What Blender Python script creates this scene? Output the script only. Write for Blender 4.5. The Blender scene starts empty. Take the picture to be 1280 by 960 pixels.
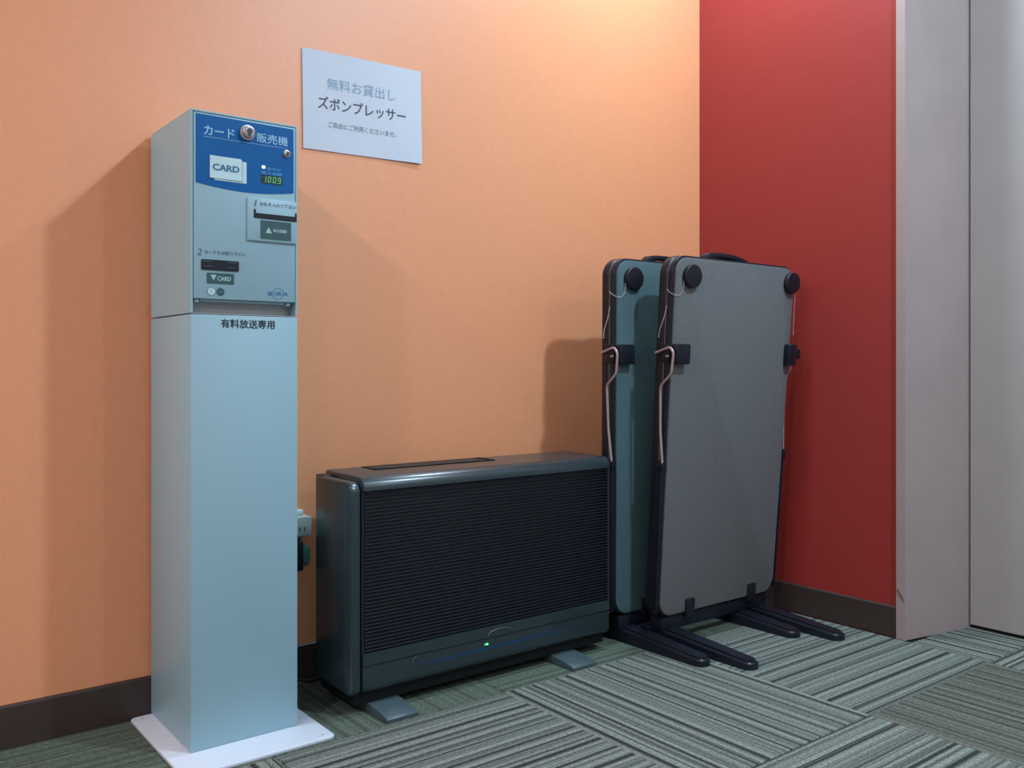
import bpy, bmesh, math, random
from mathutils import Vector, Matrix
random.seed(7)
SC = bpy.context.scene
C = SC.collection

# ------------------------------------------------------------------ camera, world, lights, exposure
F, YAW, V0, H = 1125.8, 0.66283, 455.0, 0.66
cd = bpy.data.cameras.new('camera')
cam = bpy.data.objects.new('camera', cd); C.objects.link(cam)
cam.location = (0, 0, H); cam.rotation_euler = (math.pi/2, 0, -YAW)
cd.sensor_width = 36; cd.lens = 36*F/1280; cd.shift_y = -(480-V0)/1280; cd.clip_start = 0.05
SC.camera = cam
w = bpy.data.worlds.new('world'); SC.world = w; w.use_nodes = True
w.node_tree.nodes['Background'].inputs[0].default_value = (0.55, 0.68, 0.8, 1)
w.node_tree.nodes['Background'].inputs[1].default_value = 0.05
COOL, NEUTRAL = (0.62, 0.82, 1.0), (0.92, 0.86, 0.92)
def disk_light(x, y, z, power, size=0.11, color=COOL):
    l = bpy.data.lights.new('overhead_light', 'AREA'); l.shape = 'DISK'; l.size = size; l.energy = power
    l.color = color
    o = bpy.data.objects.new('overhead_light', l); C.objects.link(o); o.location = (x, y, z)
    return o
CEIL = 2.25
disk_light(1.57, 0.15, CEIL-.03, 27)
disk_light(1.70, 1.36, CEIL-.03, 14)
disk_light(-1.17, 1.36, CEIL-.03, 16, .13, NEUTRAL)  # unseen light added to brighten the upper left of the back wall
disk_light(-1.17, 0.36, CEIL-.03, 17, .13, NEUTRAL)
disk_light(-1.5, -1.4, CEIL-.03, 14, .13, NEUTRAL)  # unseen fill added behind the camera on the left
disk_light(1.57, -1.5, CEIL-.03, 14)  # added fill from behind the camera, right side, source not seen
SC.view_settings.view_transform = 'Standard'; SC.view_settings.look = 'None'
SC.view_settings.gamma = 1; SC.view_settings.use_curve_mapping = False
SC.view_settings.exposure = 0.5

# ------------------------------------------------------------------ materials
def N(nt, t, **kw):
    n = nt.nodes.new(t)
    for k, v in kw.items(): setattr(n, k, v)
    return n
def mat(name, col, rough=.5, metal=0, spec=.5, bump=0, bscale=300, var=0, vscale=40, emit=None, estr=0, coat=0):
    m = bpy.data.materials.new(name); m.use_nodes = True; nt = m.node_tree
    b = nt.nodes['Principled BSDF']
    b.inputs['Base Color'].default_value = (*col, 1); b.inputs['Roughness'].default_value = rough
    b.inputs['Metallic'].default_value = metal; b.inputs['Specular IOR Level'].default_value = spec
    b.inputs['Coat Weight'].default_value = coat
    tc = N(nt, 'ShaderNodeTexCoord')
    if var:
        n = N(nt, 'ShaderNodeTexNoise'); n.inputs['Scale'].default_value = vscale; n.inputs['Detail'].default_value = 5
        nt.links.new(tc.outputs['Object'], n.inputs['Vector'])
        r = N(nt, 'ShaderNodeMapRange'); r.inputs['From Min'].default_value = .3; r.inputs['From Max'].default_value = .7
        r.inputs['To Min'].default_value = 1-var; r.inputs['To Max'].default_value = 1+var
        nt.links.new(n.outputs['Fac'], r.inputs['Value'])
        mx = N(nt, 'ShaderNodeVectorMath', operation='SCALE'); mx.inputs[0].default_value = col
        nt.links.new(r.outputs[0], mx.inputs['Scale']); nt.links.new(mx.outputs[0], b.inputs['Base Color'])
    if bump:
        n = N(nt, 'ShaderNodeTexNoise'); n.inputs['Scale'].default_value = bscale; n.inputs['Detail'].default_value = 3
        nt.links.new(tc.outputs['Object'], n.inputs['Vector'])
        bp = N(nt, 'ShaderNodeBump'); bp.inputs['Strength'].default_value = bump; bp.inputs['Distance'].default_value = .001
        nt.links.new(n.outputs['Fac'], bp.inputs['Height']); nt.links.new(bp.outputs[0], b.inputs['Normal'])
    if emit:
        b.inputs['Emission Color'].default_value = (*emit, 1); b.inputs['Emission Strength'].default_value = estr
    return m
def wallpaper(name, col, rough, spec):
    """woven-texture vinyl wallpaper: two crossed fine waves as relief, faint mottling"""
    m = mat(name, col, rough=rough, spec=spec, var=.02, vscale=60); nt = m.node_tree; b = nt.nodes['Principled BSDF']
    tc = N(nt, 'ShaderNodeTexCoord')
    mp = N(nt, 'ShaderNodeMapping'); mp.inputs['Scale'].default_value = (260, 260, 900)
    nt.links.new(tc.outputs['Object'], mp.inputs['Vector'])
    n = N(nt, 'ShaderNodeTexNoise'); n.inputs['Scale'].default_value = 1; n.inputs['Detail'].default_value = 2
    nt.links.new(mp.outputs[0], n.inputs['Vector'])
    bp = N(nt, 'ShaderNodeBump'); bp.inputs['Strength'].default_value = .35; bp.inputs['Distance'].default_value = .0006
    nt.links.new(n.outputs['Fac'], bp.inputs['Height']); nt.links.new(bp.outputs[0], b.inputs['Normal'])
    return m
def carpet(name, contrast, tint=(1, 1, 1)):
    """tufted stripe carpet: stripes run along the tile's own X axis"""
    m = mat(name, (.1, .11, .1), rough=.95, spec=.1); nt = m.node_tree; b = nt.nodes['Principled BSDF']
    tc = N(nt, 'ShaderNodeTexCoord'); oi = N(nt, 'ShaderNodeObjectInfo')
    sep = N(nt, 'ShaderNodeSeparateXYZ'); nt.links.new(tc.outputs['Object'], sep.inputs[0])
    wob = N(nt, 'ShaderNodeTexNoise'); wob.inputs['Scale'].default_value = 9
    nt.links.new(tc.outputs['Object'], wob.inputs['Vector'])
    a1 = N(nt, 'ShaderNodeMath', operation='MULTIPLY_ADD'); a1.inputs[1].default_value = .0022
    nt.links.new(wob.outputs['Fac'], a1.inputs[0]); nt.links.new(sep.outputs['Y'], a1.inputs[2])
    off = N(nt, 'ShaderNodeMath', operation='MULTIPLY_ADD'); off.inputs[1].default_value = 17.0
    nt.links.new(oi.outputs['Random'], off.inputs[0]); nt.links.new(a1.outputs[0], off.inputs[2])
    def n1(scale, detail):
        n = N(nt, 'ShaderNodeTexNoise', noise_dimensions='1D'); n.inputs['Scale'].default_value = scale
        n.inputs['Detail'].default_value = detail; n.inputs['Roughness'].default_value = .6
        nt.links.new(off.outputs[0], n.inputs['W']); return n
    s = n1(75, 3.0)
    ramp = N(nt, 'ShaderNodeValToRGB'); nt.links.new(s.outputs['Fac'], ramp.inputs[0])
    e = ramp.color_ramp.elements
    lo = .17*contrast + .5*(1-contrast); hi = 1.0*contrast + .62*(1-contrast); md = .55*contrast + .55*(1-contrast)
    base = (.205*tint[0], .235*tint[1], .205*tint[2])
    e[0].position = .37; e[0].color = (*[c*lo for c in base], 1)
    e[1].position = .60; e[1].color = (*[c*hi for c in base], 1)
    x = e.new(.47); x.color = (*[c*md for c in base], 1)
    tuft = N(nt, 'ShaderNodeTexNoise'); tuft.inputs['Scale'].default_value = 260; tuft.inputs['Detail'].default_value = 3
    mp = N(nt, 'ShaderNodeMapping'); mp.inputs['Scale'].default_value = (.55, 1.2, 1)
    nt.links.new(tc.outputs['Object'], mp.inputs[0]); nt.links.new(mp.outputs[0], tuft.inputs['Vector'])
    r = N(nt, 'ShaderNodeMapRange'); r.inputs['From Min'].default_value = .3; r.inputs['From Max'].default_value = .7
    r.inputs['To Min'].default_value = .62; r.inputs['To Max'].default_value = 1.38
    nt.links.new(tuft.outputs['Fac'], r.inputs['Value'])
    mx = N(nt, 'ShaderNodeVectorMath', operation='SCALE')
    nt.links.new(ramp.outputs[0], mx.inputs[0]); nt.links.new(r.outputs[0], mx.inputs['Scale'])
    nt.links.new(mx.outputs[0], b.inputs['Base Color'])
    ad = N(nt, 'ShaderNodeMath', operation='MULTIPLY_ADD'); ad.inputs[1].default_value = .35
    nt.links.new(tuft.outputs['Fac'], ad.inputs[0]); nt.links.new(s.outputs['Fac'], ad.inputs[2])
    bp = N(nt, 'ShaderNodeBump'); bp.inputs['Strength'].default_value = .8; bp.inputs['Distance'].default_value = .004
    nt.links.new(ad.outputs[0], bp.inputs['Height']); nt.links.new(bp.outputs[0], b.inputs['Normal'])
    return m

M = dict(
    orange=wallpaper('orange_wallpaper', (.79, .338, .162), .42, .6), red=wallpaper('red_wallpaper', (.30, .030, .025), .5, .4),
    white_wall=mat('corridor_wallpaper', (.70, .60, .58), .8), ceiling=mat('ceiling_board', (.8, .8, .78), .9),
    base=mat('brown_vinyl', (.045, .030, .026), .45, bump=.2, bscale=200),
    jamb=mat('mauve_steel', (.36, .285, .27), .45, var=.05, vscale=7, bump=.15, bscale=500),
    door=mat('grey_steel', (.345, .325, .305), .5, var=.03, vscale=12, bump=.1, bscale=500),
    dark=mat('dark_gap', (.01, .01, .012), .7), sill=mat('sill_metal', (.12, .12, .12), .4, metal=.8),
    screed=mat('screed', (.05, .05, .05), .9), scuff=mat('scuff', (.06, .05, .05), .7),
    mach=mat('pale_enamel', (.285, .465, .525), .42, bump=.12, bscale=900), white=mat('white_enamel', (.60, .68, .76), .4),
    inner=mat('grey_zinc', (.42, .46, .46), .5), blue=mat('blue_print', (.001, .105, .33), .4, spec=.2),
    lblue=mat('pale_blue_print', (.30, .58, .78), .4), cardw=mat('card_print', (.52, .72, .74), .4),
    cardt=mat('card_letter', (.02, .15, .26), .4), ink=mat('black_ink', (.012, .02, .032), .5), gink=mat('grey_ink', (.09, .16, .19), .5),
    teal=mat('teal_label', (.028, .085, .09), .45), tealt=mat('pale_teal_print', (.34, .55, .56), .5),
    logo=mat('logo_blue', (.01, .17, .33), .4), chrome=mat('chrome', (.55, .50, .51), .30, metal=.9), brass=mat('key_core', (.035, .024, .020), .35),
    dispbg=mat('display_glass', (.004, .03, .02), .2), digit=mat('green_segments', (.1, .4, .15), .4, emit=(.22, .75, .35), estr=.2),
    ledw=mat('lit_lamp', (.8, 1, 1), .4, emit=(.75, 1, 1), estr=1.6), ledt=mat('lit_caption', (.1, .4, .75), .4),
    paper=mat('copier_paper', (.55, .61, .68), .7, bump=.05, bscale=80), pt1=mat('blue_grey_toner', (.24, .38, .49), .7),
    pt2=mat('dark_toner', (.055, .062, .085), .7), pt3=mat('grey_toner', (.17, .19, .22), .7),
    heat=mat('charcoal_enamel', (.020, .036, .042), .27, spec=.6, bump=.05, bscale=700), heat2=mat('dark_plastic', (.010, .013, .019), .45),
    slat=mat('slat_plastic', (.0045, .006, .011), .55, spec=.25), vent=mat('vent_black', (.005, .006, .008), .55, spec=.2),
    foot=mat('slate_plastic', (.05, .085, .095), .4), green=mat('green_lamp', (.05, .6, .2), .4, emit=(.1, 1, .3), estr=2.0),
    glow=mat('blue_strip', (.006, .05, .13), .25), blk=mat('black_plastic', (.010, .013, .021), .36, spec=.3), rub=mat('black_foam', (.009, .010, .016), .45, spec=.35),
    felt=mat('grey_felt', (.122, .130, .132), .85, bump=.3, bscale=700, var=.06, vscale=120), felt2=mat('teal_felt', (.062, .122, .132), .5, bump=.2, bscale=700, var=.05, vscale=120),
    seam=mat('grey_edge', (.10, .11, .125), .35), wire=mat('copper_steel', (.40, .32, .31), .45, metal=.3), chain=mat('steel_beads', (.8, .8, .82), .3, metal=.7),
    sock=mat('outlet_white', (.55, .74, .72), .4), plug=mat('plug_black', (.012, .016, .02), .5), pgreen=mat('plug_green', (.06, .20, .15), .5),
)

# ------------------------------------------------------------------ mesh helpers
def box(bm, x0, x1, y0, y1, z0, z1, bev=0, seg=2):
    r = bmesh.ops.create_cube(bm, size=1)
    vs = r['verts']
    for v in vs:
        v.co = Vector(((x0+x1)/2+v.co.x*(x1-x0), (y0+y1)/2+v.co.y*(y1-y0), (z0+z1)/2+v.co.z*(z1-z0)))
    if bev:
        es = list({e for v in vs for e in v.link_edges})
        bmesh.ops.bevel(bm, geom=es, offset=bev, segments=seg, affect='EDGES', profile=.5)
def prism(bm, pts, a0, a1, axis='Y', bev=0, seg=2, f=None):
    """extrude a 2D outline along an axis. axis Y: pts=(x,z); X: pts=(y,z); Z: pts=(x,y)"""
    def mk(p, a):
        return {'Y': (p[0], a, p[1]), 'X': (a, p[0], p[1]), 'Z': (p[0], p[1], a)}[axis]
    A = [bm.verts.new(mk(p, a0)) for p in pts]; B = [bm.verts.new(mk(p, a1)) for p in pts]
    n = len(pts); fs = [bm.faces.new(A), bm.faces.new(B)]
    for i in range(n): fs.append(bm.faces.new((A[i], A[(i+1) % n], B[(i+1) % n], B[i])))
    bmesh.ops.recalc_face_normals(bm, faces=fs)
    if bev:
        es = [e for e in fs[0].edges] + [e for e in fs[1].edges]
        bmesh.ops.bevel(bm, geom=list(set(es)), offset=bev, segments=seg, affect='EDGES', profile=.5)
    return A, B
def rrect(x0, x1, z0, z1, r, n=7):
    pts = []
    for cx, cz, s in ((x1-r, z1-r, 0), (x0+r, z1-r, 1), (x0+r, z0+r, 2), (x1-r, z0+r, 3)):
        for i in range(n+1):
            a = math.pi/2*(s+i/n); pts.append((cx+r*math.cos(a), cz+r*math.sin(a)))
    return pts
def circ(cx, cz, r, n=28): return [(cx+r*math.cos(2*math.pi*i/n), cz+r*math.sin(2*math.pi*i/n)) for i in range(n)]
def tube(bm, pts, r, n=10):
    pts = [Vector(p) for p in pts]; rings = []
    up = Vector((.31, .2, .93)).normalized()
    for i, p in enumerate(pts):
        d = ((pts[min(i+1, len(pts)-1)]-p).normalized() + (p-pts[max(i-1, 0)]).normalized()).normalized()
        u = d.cross(up)
        if u.length < .05: u = d.cross(Vector((1, 0, 0)))
        u.normalize(); v = d.cross(u).normalized()
        rings.append([bm.verts.new(p+u*r*math.cos(2*math.pi*k/n)+v*r*math.sin(2*math.pi*k/n)) for k in range(n)])
    fs = []
    for a, b in zip(rings, rings[1:]):
        for k in range(n): fs.append(bm.faces.new((a[k], a[(k+1) % n], b[(k+1) % n], b[k])))
    fs.append(bm.faces.new(rings[0])); fs.append(bm.faces.new(rings[-1]))
    bmesh.ops.recalc_face_normals(bm, faces=fs)
def smooth_path(pts, r=.006, n=5):
    """round the inner corners of a polyline"""
    pts = [Vector(p) for p in pts]; out = [pts[0]]
    for i in range(1, len(pts)-1):
        a, p, b = pts[i-1], pts[i], pts[i+1]
        ra = min(r, (a-p).length*.45, (b-p).length*.45)
        s = p+(a-p).normalized()*ra; e = p+(b-p).normalized()*ra
        for k in range(n+1):
            t = k/n; out.append(s*(1-t)**2 + p*2*t*(1-t) + e*t*t)
    out.append(pts[-1]); return out
def link(name, me, m, parent=None, root=None):
    o = bpy.data.objects.new(name, me); C.objects.link(o)
    if m: me.materials.append(m)
    if parent:
        o.parent = parent
        r = parent
        while r.parent: r = r.parent
        me.transform(Matrix.Translation(-r.location))
    return o
def obj(name, bm, m, parent=None, smooth=False, bm_free=True):
    me = bpy.data.meshes.new(name); bm.to_mesh(me); bm.free()
    if smooth:
        for p in me.polygons: p.use_smooth = True
        try: me.set_sharp_from_angle(angle=math.radians(40))
        except Exception: pass
    return link(name, me, m, parent)
def B(): return bmesh.new()
def part_box(name, m, parent, *a, bev=0, seg=2):
    bm = B(); box(bm, *a, bev=bev, seg=seg); return obj(name, bm, m, parent, smooth=bev > 0)
def thing(name, label, cat, loc, group=None):
    o = bpy.data.objects.new(name, None); C.objects.link(o); o.location = loc; o.empty_display_size = .1
    o['label'] = label; o['category'] = cat
    if group: o['group'] = group
    return o
def struct(name, bm, m):
    o = obj(name, bm, m); o['kind'] = 'structure'; return o
def text_mesh(body, bold=0.0, shear=0.0, spacing=1.0):
    c = bpy.data.curves.new('lettering', 'FONT'); c.body = body; c.offset = min(0, bold); c.shear = shear; c.space_character = spacing
    c.resolution_u = 3
    t = bpy.data.objects.new('lettering', c); C.objects.link(t)
    bpy.context.view_layer.update()
    me = bpy.data.meshes.new_from_object(t.evaluated_get(bpy.context.evaluated_depsgraph_get()))
    bpy.data.objects.remove(t); bpy.data.curves.remove(c)
    me.materials.clear()
    return me
def text(body, x0, x1, z0, z1, y, m, parent, bold=0.0, shear=0.0, fn=None, spacing=1.0, name='lettering'):
    """flat print fitted to a rectangle on a plane facing -Y"""
    me = text_mesh(body, bold, shear, spacing)
    xs = [v.co.x for v in me.vertices]; ys = [v.co.y for v in me.vertices]
    ax, bx, ay, by = min(xs), max(xs), min(ys), max(ys)
    for v in me.vertices:
        u = x0+(v.co.x-ax)/(bx-ax)*(x1-x0); q = z0+(v.co.y-ay)/(by-ay)*(z1-z0)
        v.co = (u, q, 0)
    if bold > 0:      # heavier strokes: the same outlines laid over themselves a hair apart
        d = bold*(z1-z0); bm = B(); bm.from_mesh(me)
        src = list(bm.verts)+list(bm.edges)+list(bm.faces)
        for k, (dx, dz) in enumerate(((-d, 0), (d, 0), (0, -d*.7), (0, d*.7))):
            g = bmesh.ops.duplicate(bm, geom=src)['geom']
            bmesh.ops.translate(bm, vec=(dx, dz, .00003*(k+1)), verts=[e for e in g if isinstance(e, bmesh.types.BMVert)])
        bm.to_mesh(me); bm.free()
    for v in me.vertices:
        u, q, dp = v.co; v.co = fn(u, q) if fn else (u, y, q); v.co.y -= dp
    return link(name, me, m, parent)
def flat(name, pts, y, m, parent, th=.0004):
    bm = B(); prism(bm, pts, y, y+th); return obj(name, bm, m, parent)
def tri(x0, x1, z0, z1, up=True):
    return [(x0, z0), (x1, z0), ((x0+x1)/2, z1)] if up else [(x0, z1), (x1, z1), ((x0+x1)/2, z0)]

def ring(bm, cx, cz, r, t, y0, y1, n=40, a0=0, a1=2*math.pi):
    full = abs(a1-a0-2*math.pi) < 1e-6
    steps = n if full else n+1
    P = [[bm.verts.new((cx+rr*math.cos(a0+(a1-a0)*i/n), y, cz+rr*math.sin(a0+(a1-a0)*i/n))) for rr, y in ((r-t, y0), (r, y0), (r, y1), (r-t, y1))] for i in range(steps)]
    fs = []
    for i in range(n):
        a, b = P[i], P[(i+1) % steps]
        for k in range(4): fs.append(bm.faces.new((a[k], a[(k+1) % 4], b[(k+1) % 4], b[k])))
    if not full: fs += [bm.faces.new(P[0]), bm.faces.new(P[-1])]
    bmesh.ops.recalc_face_normals(bm, faces=fs)

# ------------------------------------------------------------------ the setting
YB, XR = 1.754, 2.0705          # back wall, red wall
bm = B(); box(bm, -2.4, XR+.12, YB, YB+.12, -.02, CEIL); struct('wall_back', bm, M['orange'])
JY = 1.139                       # where the red wall ends at the door recess
bm = B(); box(bm, XR, XR+.12, JY, YB-.0005, -.02, CEIL); struct('wall_right', bm, M['red'])
bm = B(); box(bm, -2.52, -2.4, -2.6, YB+.12, -.02, CEIL); struct('wall_left', bm, M['white_wall'])
bm = B(); box(bm, -2.4, 2.6, -2.72, -2.6, -.02, CEIL); struct('wall_front', bm, M['white_wall'])
bm = B(); box(bm, XR, XR+.12, -2.6, -.25, -.02, CEIL); struct('wall_right', bm, M['white_wall'])
bm = B(); box(bm, -2.52, 2.6, -2.72, YB+.12, CEIL, CEIL+.1); struct('ceiling', bm, M['ceiling'])
def baseboard(name, outline, a0, a1, axis):
    bm = B(); prism(bm, outline, a0, a1, axis); return struct(name, bm, M['base'])
def bb_out(s):   # section: distance from the wall, height; a rounded top lip
    return [(0, 0), (s*.0065, 0), (s*.0065, .071), (s*.0056, .0735), (s*.0035, .0748), (0, .0748)]
baseboard('baseboard_back', [(YB+d, z) for d, z in bb_out(-1)], -2.4, XR-.001, 'X')
baseboard('baseboard_right', [(XR+d, z) for d, z in bb_out(-1)], JY+.001, YB-.007, 'Y')
# door jamb: narrow arris strip, then the reveal running back to the door
XD = 2.2925
bm = B(); prism(bm, [(XR-.0095, JY), (XR-.0105, JY-.023), (2.288, 1.0755), (2.36, 1.0755), (2.36, JY+.03), (XR+.125, JY+.03), (XR+.125, JY)], 0, CEIL, 'Z'); struct('trim_1', bm, M['jamb'])
bm = B(); prism(bm, [(XR-.0105, -.25), (XR-.0095, -.227), (2.288, -.18), (2.36, -.18), (2.36, -.28), (XR-.0105, -.28)], 0, CEIL, 'Z'); struct('trim_2', bm, M['jamb'])
bm = B(); box(bm, XD, XD+.04, -.175, 1.0715, .009, 2.02); dr = struct('door_1', bm, M['door'])
bm = B(); box(bm, XD+.012, XD+.016, -.18, 1.0755, .0, .0095); o = obj('door_gap', bm, M['dark'], dr)
bm = B(); box(bm, XR+.02, 2.36, -.2, 1.09, 2.02, CEIL); struct('trim_3', bm, M['jamb'])
# scuffs on the jamb: a short dark chip at the arris
bm = B(); prism(bm, [(1.1370, .1195), (1.1345, .1200), (1.1265, .1030), (1.1180, .0925), (1.1185, .0955), (1.1265, .1075)], 2.0590, 2.0625, 'X')
o = obj('scuff_mark', bm, M['scuff'])
o.parent = [x for x in C.objects if x.name == 'trim_1'][0]

# floor slab and carpet tiles: quarter-turned so the stripes alternate
bm = B(); box(bm, -2.52, 2.6, -2.72, YB+.12, -.05, -.006); floor = struct('floor', bm, M['screed'])
tilem = carpet('striped_carpet', 1.0); tilem2 = carpet('striped_carpet_muted', .22, (.72, .84, .74)); tilem3 = carpet('striped_carpet_brown', .62, (.80, .74, .70))
GX = [-2.4, -1.816, -1.330, -.844, -.36, .128, .618, 1.1035, 1.575, 2.0595, 2.31]
GY = [-2.6, -1.97, -1.485, -1.01, -.52, -.04, .435, .9215, 1.437, YB]
tile_cache = {}
for i in range(len(GX)-1):
    for j in range(len(GY)-1):
        x0, x1, y0, y1 = GX[i], GX[i+1], GY[j], GY[j+1]
        if i == len(GX)-2:
            if y1 < -.3 or y0 > 1.2: continue
            y1 = min(y1, 1.10)
            if y0 >= y1: continue
        turned = (i+j) % 2 == 0      # stripes along Y
        lx, ly = (y1-y0, x1-x0) if turned else (x1-x0, y1-y0)
        mt = tilem2 if j == len(GY)-2 else (tilem3 if (i == 8 and j == 6) else tilem)
        key = (round(lx, 4), round(ly, 4), mt.name)
        if key not in tile_cache:
            bm = B(); g = .0006
            box(bm, -lx/2+g, lx/2-g, -ly/2+g, ly/2-g, -.006, 0)
            top = [e for e in bm.edges if all(v.co.z > -.001 for v in e.verts)]
            bmesh.ops.bevel(bm, geom=top, offset=.0016, segments=1, affect='EDGES')
            me = bpy.data.meshes.new('carpet_tile'); bm.to_mesh(me); bm.free(); me.materials.append(mt); tile_cache[key] = me
        o = bpy.data.objects.new('carpet_tile', tile_cache[key]); C.objects.link(o)
        o.location = ((x0+x1)/2, (y0+y1)/2, 0); o.rotation_euler = (0, 0, math.pi/2 if turned else 0); o.parent = floor

# ------------------------------------------------------------------ card vending machine
FY = 1.5234
vm = thing('card_vending_machine', 'tall slim pale teal card vending machine with blue top panel on white plate', 'vending machine', (.601, 1.62, 0))
bm = B(); prism(bm, rrect(.4665, .7325, 1.4415, 1.7445, .011), 0, .006, 'Z', bev=.0015); bp_ = obj('base_plate', bm, M['white'], vm, True); bp_['label'] = 'white steel floor plate with rounded corners'
for x, y in ((.715, 1.458), (.484, 1.458), (.715, 1.728), (.484, 1.728)):
    bm = B(); prism(bm, circ(x, y, .0028, 12), .006, .0068, 'Z'); obj('bolt', bm, M['inner'], bp_)
ped = part_box('pedestal', M['mach'], vm, .505, .697, FY, 1.746, .0062, .7440, bev=.0015)
text('有料放送専用', .5565, .6530, .7222, .7372, FY-.0004, M['ink'], ped, bold=.028)
# head: shell with an open pick-up slot along its lower front
bm = B()
box(bm, .505, .5090, FY, 1.746, .7458, 1.090, bev=.0008, seg=1)
box(bm, .6930, .697, FY, 1.746, .7458, 1.090, bev=.0008, seg=1)
box(bm, .5085, .6935, FY, 1.746, 1.0866, 1.090, bev=.0008, seg=1)
box(bm, .5085, .6935, 1.60, 1.745, .7460, 1.0868)
box(bm, .5085, .6935, FY+.02, 1.61, .7715, 1.0868)
head = obj('head_shell', bm, M['mach'], vm)
bm = B(); box(bm, .5092, .6928, 1.552, 1.599, .7460, .7715); box(bm, .5092, .6928, FY+.002, 1.552, .7452, .7463); obj('pickup_recess', bm, M['inner'], head)
for x in (.5125, .6765): part_box('hinge_tab', M['mach'], head, x, x+.008, FY+.003, FY+.016, .7645, .7705, bev=.001, seg=1)
part_box('drip_strip', M['mach'], head, .5235, .6745, FY+.006, FY+.012, .7665, .7705)
door = part_box('front_door', M['mach'], vm, .5100, .6918, FY-.0012, FY+.018, .7708, 1.0852, bev=.0012)
DY = FY-.0012
# blue printed panel with a curved lower edge
pts = [(.5128, 1.0826), (.5128, .9662)]
for k in range(15):
    t = k/14; pts.append((.5128+(.6886-.5128)*t, .9662-.0082*math.sin(math.pi*min(1, t*.94+.0))**.9+.003*t*t))
pts.append((.6886, 1.0826))
pan = flat('blue_panel', pts[::-1], DY-.0006, M['blue'], vm, .0005)
pan['label'] = 'blue printed panel with white lettering and a lit display'
PY = DY-.0010
text('カード', .5270, .5790, 1.0488, 1.0648, PY, M['lblue'], pan, bold=.02)
text('販売機', .6193, .6772, 1.0500, 1.0663, PY, M['lblue'], pan, bold=.012)
flat('rule_line', [(.5262, 1.0452), (.6750, 1.0458), (.6750, 1.0464), (.5262, 1.0458)], PY, M['lblue'], pan, .0003)
flat('card_picture', [(.5450, .9738), (.6010, .9738), (.6010, 1.0112), (.5450, 1.0112)], PY, M['cardw'], pan, .0003)
flat('card_picture', [(.5365, .9768), (.5928, .9768), (.5928, 1.0122), (.5905, 1.0150), (.5365, 1.0150)], PY-.0008, M['cardw'], pan, .0006)
flat('card_outline', [(.5368, .9762), (.5934, .9762), (.5934, 1.0118), (.5928, 1.0118), (.5928, .9768), (.5368, .9768)], PY-.0008, M['teal'], pan, .0006)
text('CARD', .5417, .5872, .9908, 1.0012, PY-.0012, M['cardt'], pan, bold=.07)
flat('indicator_lamp', rrect(.6288, .6350, 1.0050, 1.0098, .0020, 4), PY, M['ledw'], pan, .0004)
text('発売中', .6376, .6640, 1.0030, 1.0078, PY, M['ledt'], pan)
text('投入金額', .6280, .6664, .9952, 1.0006, PY, M['ledt'], pan, bold=.01)
flat('display_window', [(.6275, .9788), (.6672, .9788), (.6672, .9938), (.6275, .9938)], PY, M['dispbg'], pan, .0004)
segs = {'1': 'bc', '0': 'abcdef', '9': 'abcdfg'}
for k, ch in enumerate('1009'):
    bm = B(); x = .6300+k*.0092; z = .9812; ww, hh, t = .0058, .0104, .0012
    for s in segs[ch]:
        r = {'a': (0, ww, hh-t, hh), 'd': (0, ww, 0, t), 'g': (0, ww, hh/2-t/2, hh/2+t/2), 'f': (0, t, hh/2, hh), 'e': (0, t, 0, hh/2), 'b': (ww-t, ww, hh/2, hh), 'c': (ww-t, ww, 0, hh/2)}[s]
        p = [(r[0], r[2]), (r[1], r[2]), (r[1], r[3]), (r[0], r[3])]
        prism(bm, [(x+a+.12*b, z+b) for a, b in p], PY-.0003, PY-.0001)
    obj('display_digit', bm, M['digit'], pan)
# locks
def lock(cx, cz, r, proud):
    bm = B(); prism(bm, circ(cx, cz, r, 30), DY-proud*.45, DY, bev=r*.10)
    lk = obj('lock', bm, M['chrome'], vm, True); lk['label'] = 'round chrome key lock'
    bm = B(); prism(bm, circ(cx+r*.04, cz, r*.78, 30), DY-proud, DY-proud*.4, bev=r*.13, seg=3); obj('lock_barrel', bm, M['chrome'], lk, True)
    bm = B(); ring(bm, cx+r*.04, cz, r*.62, r*.09, DY-proud-.0003, DY-proud+.0005); obj('barrel_groove', bm, M['gink'], lk)
    bm = B(); prism(bm, circ(cx+r*.06, cz+r*.08, r*.40, 20), DY-proud-.0008, DY-proud+.001, bev=.0003, seg=1)
    prism(bm, [(cx-r*.28, cz-r*.28), (cx+r*.34, cz-r*.28), (cx+r*.05, cz-r*.68)], DY-proud-.0005, DY-proud+.001)
    obj('key_slot', bm, M['brass'], lk)
lock(.6015, 1.0625, .0138, .012); lock(.6747, 1.0363, .0068, .006)
# banknote unit
bu = part_box('banknote_unit', M['mach'], vm, .6018, .6932, DY-.0045, DY+.001, .8758, .9512, bev=.0014)
bm = B(); UY = DY-.0045
prism(bm, [(.6124, .9155), (.6925, .9155), (.6925, .9310), (.6893, .9310), (.6893, .9246), (.6163, .9246), (.6163, .9310), (.6124, .9310)], UY-.0006, UY-.0001)
box(bm, .6175, .6915, UY-.0018, UY-.0005, .9158, .9180, bev=.0004, seg=1)
obj('banknote_slot', bm, M['blk'], bu)
lb = flat('price_label', [(.6247, .8800), (.6818, .8800), (.6818, .9128), (.6247, .9128)], UY-.0006, M['teal'], vm, .0005)
flat('arrow_mark', tri(.6337, .6455, .8908, .9012), UY-.0010, M['tealt'], lb, .0003)
text('¥1000', .6480, .6730, .8932, .8992, UY-.0009, M['tealt'], lb, bold=.05)
text('1', .6133, .6178, .9358, .9472, UY-.0005, M['gink'], bu, bold=.02, shear=.18)
text('お札を入れて下さい', .6238, .6905, .9382, .9448, UY-.0005, M['gink'], bu, bold=.02)
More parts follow.
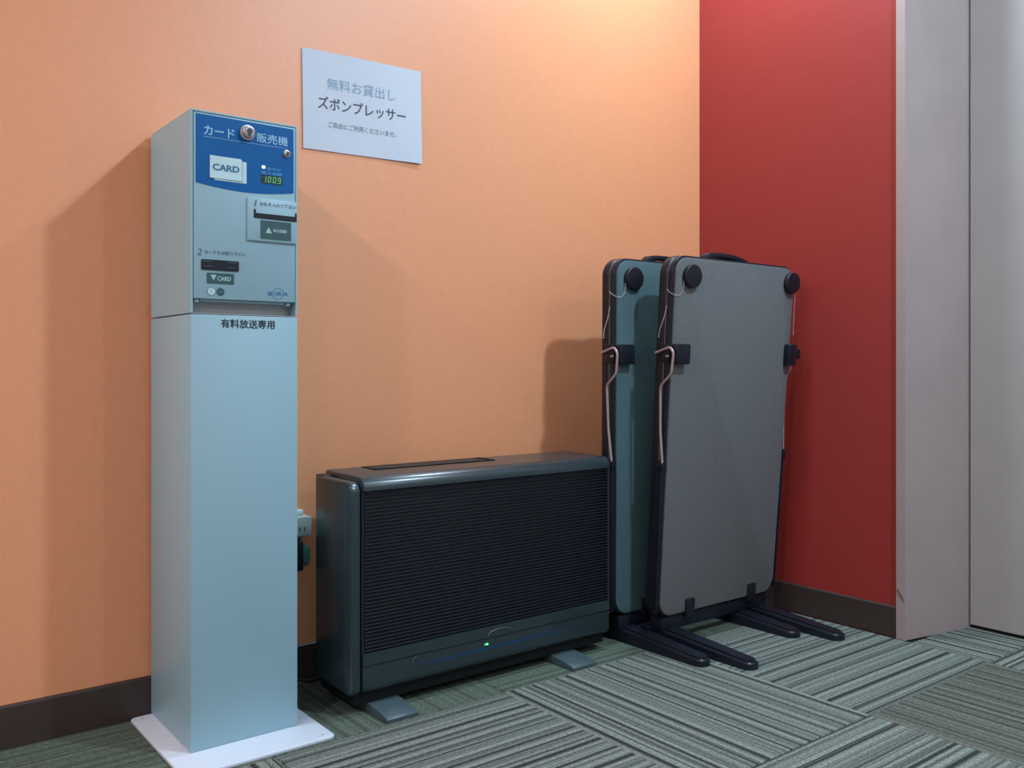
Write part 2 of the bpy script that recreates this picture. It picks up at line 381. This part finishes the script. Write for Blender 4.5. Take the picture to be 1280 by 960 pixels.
# card exit
text('2', .5152, .5228, .8438, .8552, DY-.0005, M['gink'], door, bold=.02, shear=.18)
text('カードをお取り下さい', .5278, .5990, .8468, .8532, DY-.0005, M['gink'], door, bold=.02)
bm = B(); prism(bm, rrect(.5220, .5870, .8198, .8374, .0018, 3), DY-.0025, DY, bev=.0006, seg=1)
cs = obj('card_slot', bm, M['blk'], vm, True)
for x0, x1, z0 in ((.5255, .5415, .8255), (.5650, .5810, .8255), (.5240, .5410, .8340), (.5660, .5830, .8338)):
    part_box('slot_rail', M['gink'], cs, x0, x1, DY-.0030, DY-.002, z0, z0+.0007)
lb = flat('card_label', rrect(.5315, .5788, .7968, .8152, .0010, 2), DY-.0006, M['teal'], vm, .0005)
flat('arrow_mark', tri(.5378, .5482, .8020, .8120, False), DY-.0010, M['tealt'], lb, .0003)
text('CARD', .5500, .5730, .8025, .8098, DY-.0009, M['tealt'], lb, bold=.05)
bm = B()
prism(bm, circ(.5397, .7838, .0070, 24), DY-.0004, DY); e1 = obj('round_emblem', bm, M['cardw'], vm)
text('く', .5375, .5408, .7800, .7876, DY-.0007, M['gink'], e1, bold=.01)
bm = B(); ring(bm, .5397, .7838, .0071, .0008, DY-.0007, DY-.0003); obj('emblem_ring', bm, M['gink'], e1)
bm = B(); prism(bm, circ(.5552, .7834, .0070, 24), DY-.0005, DY); e2 = obj('round_emblem', bm, M['teal'], vm)
flat('emblem_bar', rrect(.5520, .5584, .7818, .7850, .0014, 3), DY-.0008, M['logo'], e2, .0002)
bm = B(); ring(bm, .6592, .7850, .0104, .0010, DY-.0004, DY)
lg = obj('logo', bm, M['logo'], vm)
text('SE', .6400, .6478, .7818, .7876, DY-.0005, M['logo'], lg, bold=.06)
text('UR', .6530, .6655, .7822, .7880, DY-.0005, M['logo'], lg, bold=.06)
text('IA', .6688, .6775, .7824, .7882, DY-.0005, M['logo'], lg, bold=.06)

# ------------------------------------------------------------------ paper notice on the wall
PX, PZ, PT, PW, PH = .8140, 1.1116, .0205, .2915, .2110
def paper_pt(u, v, d=0):
    """u, v on the sheet -> world; the sheet lifts a little at its lower right corner and ripples faintly"""
    wv = .0010 + .0007*math.sin(u*31+.6)*math.sin(v*19+.4) + .0035*max(0, u/PW-.55)**2*max(0, 1-v/PH)**2*4
    c, s = math.cos(PT), math.sin(PT)
    return (PX+u*c-v*s*.6, YB-.0012-wv-d, PZ+u*s+v*c)
nt = thing('paper_notice', 'white paper notice with Japanese lettering stuck on the orange wall', 'notice', (.96, YB-.001, 1.22))
bm = B(); nu, nv = 20, 14
for d in (0, .0003):
    g = [[bm.verts.new(paper_pt(PW*i/nu, PH*j/nv, d)) for j in range(nv+1)] for i in range(nu+1)]
    for i in range(nu):
        for j in range(nv):
            if d == 0: back = g
            q = (g[i][j], g[i+1][j], g[i+1][j+1], g[i][j+1]); bm.faces.new(q if d else q[::-1])
rim = [(i, 0) for i in range(nu)]+[(nu, j) for j in range(nv)]+[(i, nv) for i in range(nu, 0, -1)]+[(0, j) for j in range(nv, 0, -1)]
for (i, j), (k, l) in zip(rim, rim[1:]+rim[:1]): bm.faces.new((back[i][j], back[k][l], g[k][l], g[i][j]))
bmesh.ops.recalc_face_normals(bm, faces=bm.faces)
obj('sheet', bm, M['paper'], nt, True)
tf = lambda u, v: paper_pt(u, v, .0006)
text('無料お貸出し', .0560, .2240, .1320, .1572, 0, M['pt1'], nt, fn=tf, bold=.004)
text('ズボンプレッサー', .0345, .2490, .0880, .1150, 0, M['pt2'], nt, fn=tf, bold=.014)
text('ご自由にご利用くださいませ。', .0577, .2237, .0512, .0635, 0, M['pt3'], nt, fn=tf, bold=.003)

# ------------------------------------------------------------------ air purifier
HX0, HX1, HXL, HY0, HY1, HZ0, HZT = .8185, 1.4600, .7940, 1.500, 1.658, .0370, .4475
hp = thing('air_purifier', 'wide charcoal floor air purifier with a louvred front standing on two low feet', 'air purifier', (1.13, 1.58, 0))
def arc(cy, cz, r, a0, a1, n=8): return [(cy+r*math.cos(math.radians(a0+(a1-a0)*i/n)), cz+r*math.sin(math.radians(a0+(a1-a0)*i/n))) for i in range(n+1)]
R = .024
prof = [(HY1, HZ0+.004), (HY1, HZT)] + arc(HY0+R, HZT-R-.0005, R, 90, 180, 9) + [(HY0, .4205), (HY0+.007, .4185), (HY0+.007, .1165), (HY0+.001, .1145), (HY0+.001, .0930), (HY0+.004, .0910), (HY0+.004, .0760)] + arc(HY0+.016, HZ0+.0145, .013, 180, 268, 6)
bm = B(); prism(bm, prof, HX0, HX1, 'X', bev=.0035, seg=2); body = obj('body', bm, M['heat'], hp, True)
# left end cap, a little lower than the body, with a groove between
prof = [(HY1-.004, HZ0+.004), (HY1-.004, HZT-.009)] + arc(HY0+.024, HZT-.030, .021, 90, 180, 8) + arc(HY0+.018, HZ0+.015, .015, 180, 270, 6)
bm = B(); prism(bm, prof, HXL, HX0-.0035, 'X', bev=.005, seg=3); obj('end_cap', bm, M['heat'], hp, True)
part_box('rear_housing', M['heat2'], hp, HXL+.004, HX1-.004, HY1-.03, HY1+.003, HZ0+.003, HZT-.007, bev=.003)
bm = B()   # louvre slats, about four pixels apart
ns = 44
for k in range(ns):
    z = .1195+(.4160-.1195)*k/(ns-1); t = .00215
    pts = [(HY0+.0075, z-t), (HY0+.0030, z-t*.9), (HY0+.0012, z-t*.2), (HY0+.0012, z+t*.2), (HY0+.0030, z+t*.9), (HY0+.0075, z+t)]
    prism(bm, pts, HX0+.004, HX1-.009, 'X')
o = obj('louvre_slat', bm, M['slat'], hp); o['kind'] = 'stuff'
bm = B(); box(bm, HX1-.009, HX1-.0005, HY0+.0015, HY0+.008, .1165, .4185); obj('grille_end', bm, M['heat2'], hp)
part_box('underside_shade', M['vent'], hp, HXL+.012, HX1-.012, HY0+.014, HY1-.004, .0182, HZ0+.004)  # black box added under the body to stand for the shade there
# top outlet vent
VX0, VX1, VY0, VY1 = .896, 1.196, 1.593, 1.650
vf = None
bm = B()
for a in ((VX0, VX1, VY0, VY0+.005), (VX0, VX1, VY1-.004, VY1), (VX0, VX0+.005, VY0, VY1), (VX1-.005, VX1, VY0, VY1)): box(bm, *a, HZT-.0005, HZT+.0016)
vf = obj('vent_frame', bm, M['vent'], hp)
bm = B(); box(bm, VX0+.005, VX1-.02, VY0+.005, VY1-.004, HZT-.0002, HZT+.0004)
for k in range(5):
    y = VY0+.009+k*.0095; prism(bm, [(y, HZT), (y+.006, HZT+.0012), (y+.006, HZT)], VX0+.006, VX1-.022, 'X')
obj('vent_grille', bm, M['heat2'], vf)
# lower panel: chrome bow, small bow, blue strip, lamps
def bow(x0, x1, z, y, parent, hgt=.010):
    n = 16; pts = [(x0+(x1-x0)*i/n, y, z+hgt*math.sin(math.pi*i/n)**.45) for i in range(n+1)]
    bm = B(); tube(bm, pts, .0008, 6); return bm
bm = bow(1.1080, 1.1700, .0975, HY0-.0004, hp, .010); o = obj('trim_bow', bm, M['seam'], hp, True); o['label'] = 'thin bow-shaped grey trim on the lower panel'
bm = B(); tube(bm, smooth_path([(.9270, HY0+.003, .0760), (.9290, HY0+.003, .0850), (.9370, HY0+.0032, .0885)], .006), .0008, 6); obj('trim_bow', bm, M['seam'], hp, True)
bm = B()
n = 20; up = []; lo = []
for i in range(n+1):
    t = i/n; x = .935+(1.345-.935)*t; h_ = .0042*math.sin(math.pi*t)**.7
    up.append((x, .0705+h_*.5)); lo.append((x, .0705-h_*.5-.0002))
prism(bm, lo+up[::-1], HY0+.0030, HY0+.0060); o = obj('light_strip', bm, M['glow'], hp); o['label'] = 'thin dark blue indicator strip'
for x, r in ((1.1085, .0019), (1.1035, .0011)):
    bm = B(); prism(bm, circ(x, .0795, r, 12), HY0+.0025, HY0+.005)
    o = obj('indicator_lamp', bm, M['green'], hp); o['label'] = 'lit green indicator lamp'
for x in (1.130, 1.290, 1.305, 1.320):
    bm = B(); prism(bm, circ(x, .0838, .0017, 12), HY0+.0032, HY0+.005); obj('button', bm, M['vent'], hp)
for fx in (.868, 1.3250):
    bm = B(); wv = .0335
    prof = [(1.4400, 0), (1.4400, .0070), (1.4420, .0090), (1.4720, .0140), (1.5100, .0175), (1.585, .0180), (1.590, .038), (1.635, .038), (1.640, .018), (1.66, .0)]
    prism(bm, prof, fx-wv, fx+wv, 'X', bev=.0018, seg=2); o = obj('foot', bm, M['foot'], hp, True)
    
# ------------------------------------------------------------------ outlet and adapter behind
ot = thing('wall_outlet', 'white surface-mounted wall outlet box between the vending machine and air purifier', 'outlet', (.78, YB, .327))
bm = B(); box(bm, .735, .8170, 1.7165, YB-.0003, .3072, .3462, bev=.002); cov = obj('outlet_cover', bm, M['sock'], ot, True)
bm = B(); box(bm, .745, .8090, 1.7400, YB-.0002, .3440, .3580, bev=.002); obj('mounting_plate', bm, M['sock'], ot, True)
for x in (.752, .762, .790, .800): part_box('socket_slot', M['dark'], ot, x, x+.0018, 1.7160, 1.7168, .318, .326)
ad = thing('power_plug', 'black plug with a green side hanging below the white wall outlet', 'plug', (.785, 1.73, .25))
bm = B(); box(bm, .752, .7955, 1.708, 1.7465, .238, .300, bev=.004); box(bm, .762, .790, 1.712, 1.742, .298, .3068, bev=.002); obj('plug_body', bm, M['plug'], ad, True)
bm = B(); prism(bm, [(.7950, .2450), (.8080, .2480), (.8125, .2620), (.8125, .2820), (.8050, .2900), (.7950, .2930)], 1.712, 1.744, bev=.002); obj('plug_side', bm, M['pgreen'], ad, True)['label'] = 'green side of the plug'
bm = B(); tube(bm, smooth_path([(.774, 1.735, .240), (.776, 1.738, .19), (.772, 1.740, .10), (.775, 1.735, .0040), (.92, 1.72, .0040)], .05, 8), .003, 8); obj('cord', bm, M['plug'], ad, True)

# ------------------------------------------------------------------ trouser presses
def trouser_press(ox, oy, lean, label, felt):
    """lx from the panel's left edge, ly depth behind the panel's front face, lz above the panel's foot (.066)"""
    root = thing('trouser_press', label, 'trouser press', (ox+.215, oy+.02, 0), 'trouser presses in the corner')
    def w(lx, ly, lz): return (ox+lx+.012*(lz/.83)*(lx/.215-1)*.9+.003*lz, oy+ly-lean*lz, .066+lz)
    def fin(name, bm, m, parent=root, smooth=True):
        for v in bm.verts: v.co = w(*v.co)
        return obj(name, bm, m, parent, smooth)
    # back board, front frame, felt panel
    bm = B(); prism(bm, rrect(-.007, .436, -.004, .846, .044, 9), .0225, .046, bev=.0045, seg=3); back = fin('back_board', bm, M['blk'])
    bm = B(); prism(bm, rrect(-.006, .435, -.003, .845, .043, 9), .0190, .0225, bev=.0006, seg=1); fin('seam_strip', bm, M['seam'])
    bm = B(); prism(bm, rrect(-.006, .435, -.003, .8445, .042, 9), .0045, .0190, bev=.003, seg=2); fr = fin('front_frame', bm, M['blk'])
    bm = B(); prism(bm, rrect(.000, .4290, .001, .8395, .038, 9), 0, .010, bev=.0012, seg=2); pn = fin('pressing_panel', bm, felt)
    # carrying handle
    bm = B()
    prof = [(.108, .842), (.110, .851), (.118, .8575), (.134, .8600), (.168, .8610), (.210, .8590), (.242, .8535), (.260, .8470), (.264, .842), (.232, .842), (.220, .8450), (.200, .8480), (.168, .8490), (.142, .8485), (.134, .8460), (.131, .842)]
    prism(bm, prof, .010, .036, bev=.0035, seg=2); fin('handle', bm, M['blk'])
    # round knobs near the upper corners
    for kx, kz in ((.0465, .7965), (.4130, .8015)):
        bm = B(); prism(bm, circ(kx, kz, .0272, 32), -.0125, .0, bev=.003, seg=3); fin('knob', bm, M['rub'])
    # bead chains
    def chain(pts, name='bead_chain'):
        pts = [Vector(p) for p in pts]; bm = B(); acc = 0
        for a, b in zip(pts, pts[1:]):
            L = (b-a).length; t = acc
            while t < L:
                p = a+(b-a)*(t/L); r = bmesh.ops.create_icosphere(bm, subdivisions=1, radius=.00165, matrix=Matrix.Translation(p)); t += .0046
            acc = t-L
        fin(name, bm, M['chain'])
    chain(smooth_path([(.0240, -.0030, .805), (.0215, -.0030, .765), (.0120, -.0035, .751), (-.0010, -.002, .7500), (-.0090, .010, .758), (-.0095, .016, .765)], .012, 5))
    chain(smooth_path([(-.0090, .016, .727), (-.0095, .020, .705), (-.0100, .034, .672), (-.0090, .036, .655)], .01, 4))
    chain([(.4330, -.0030, .795), (.4345, -.0022, .74), (.4375, -.0020, .668)])
    # clamps with bent wire levers
    bm = B(); prism(bm, rrect(-.006, .0400, .5930, .6400, .005, 3), -.0190, .0, bev=.003, seg=2)
    box(bm, -.0115, -.004, .002, .030, .598, .640, bev=.002); cl = fin('clamp', bm, M['blk'])
    bm = B(); tube(bm, smooth_path([(-.0150, .038, .620), (-.0150, -.006, .6330), (-.0150, -.0170, .6200), (-.0150, -.0135, .5720), (-.0150, .0180, .5440), (-.0150, .0120, .440), (-.0140, .0020, .3640)], .009, 5), .0029, 8)
    wv = fin('wire_lever', bm, M['wire'], cl); wv['label'] = 'bent copper-coloured wire lever'
    bm = B(); tube(bm, [(-.0150, .004, .612), (-.0100, .004, .612)], .003, 8); fin('lever_pin', bm, M['wire'], cl)
    bm = B(); prism(bm, rrect(.4060, .4370, .5900, .6450, .005, 3), -.0190, .0, bev=.003, seg=2)
    prism(bm, rrect(.436, .4600, .607, .632, .006, 3), -.014, .008, bev=.003, seg=2); cr = fin('clamp', bm, M['blk'])
    bm = B(); tube(bm, smooth_path([(.4480, .002, .607), (.4460, .006, .575), (.4410, .016, .552), (.4405, .010, .44), (.4405, .004, .364)], .009, 5), .0020, 8); fin('wire_lever', bm, M['wire'], cr)
    # side rails below the levers
    for x0, x1 in ((-.0145, -.0060), (.4350, .4435)):
        bm = B(); box(bm, x0, x1, .002, .018, .010, .372, bev=.002); box(bm, x0-.002, x1+.002, -.001, .021, .345, .368, bev=.002); fin('side_rail', bm, M['blk'])
    # lower clips holding the panel
    for cx in (.1000, .3360):
        bm = B(); box(bm, cx-.0145, cx+.0145, -.007, .03, -.012, .0320, bev=.002); fin('clip', bm, M['rub'])
    # stand: crossbar and two long feet
    bm = B(); box(bm, .015, .415, .006, .044, -.0380, -.0035, bev=.004); fin('crossbar', bm, M['blk'])
    for fx in (.0450, .3790):
        bm = B(); hw = .0235; yf, yb = -.238, .078
        out = []
        for i in range(11):
            a = math.pi+math.pi*i/10; out.append((fx+hw*.92*math.cos(a), yf+hw*.85+hw*.85*math.sin(a)))
        out += [(fx+hw*1.06, -.02), (fx+hw*1.06, yb), (fx-hw*1.06, yb), (fx-hw*1.06, -.02)]
        A, T = prism(bm, out, 0, .03, 'Z')
        for v in T:
            t = min(1, max(0, (v.co.y-yf)/.23)); v.co.z = .0185+.0165*t
        top = [f for f in bm.faces if all(v in T for v in f.verts)]
        es = [e for f in top for e in f.edges]
        bmesh.ops.bevel(bm, geom=es, offset=.007, segments=3, affect='EDGES')
        for v in bm.verts: v.co = Vector((ox+v.co.x, oy+v.co.y, v.co.z))
        obj('foot', bm, M['blk'], root, True)
    return root
trouser_press(1.566, 1.445, .072, 'grey felt trouser press in front of the teal one, nearest the red wall', M['felt'])
trouser_press(1.500, 1.523, .016, 'teal trouser press behind the grey one, beside the air purifier', M['felt2'])
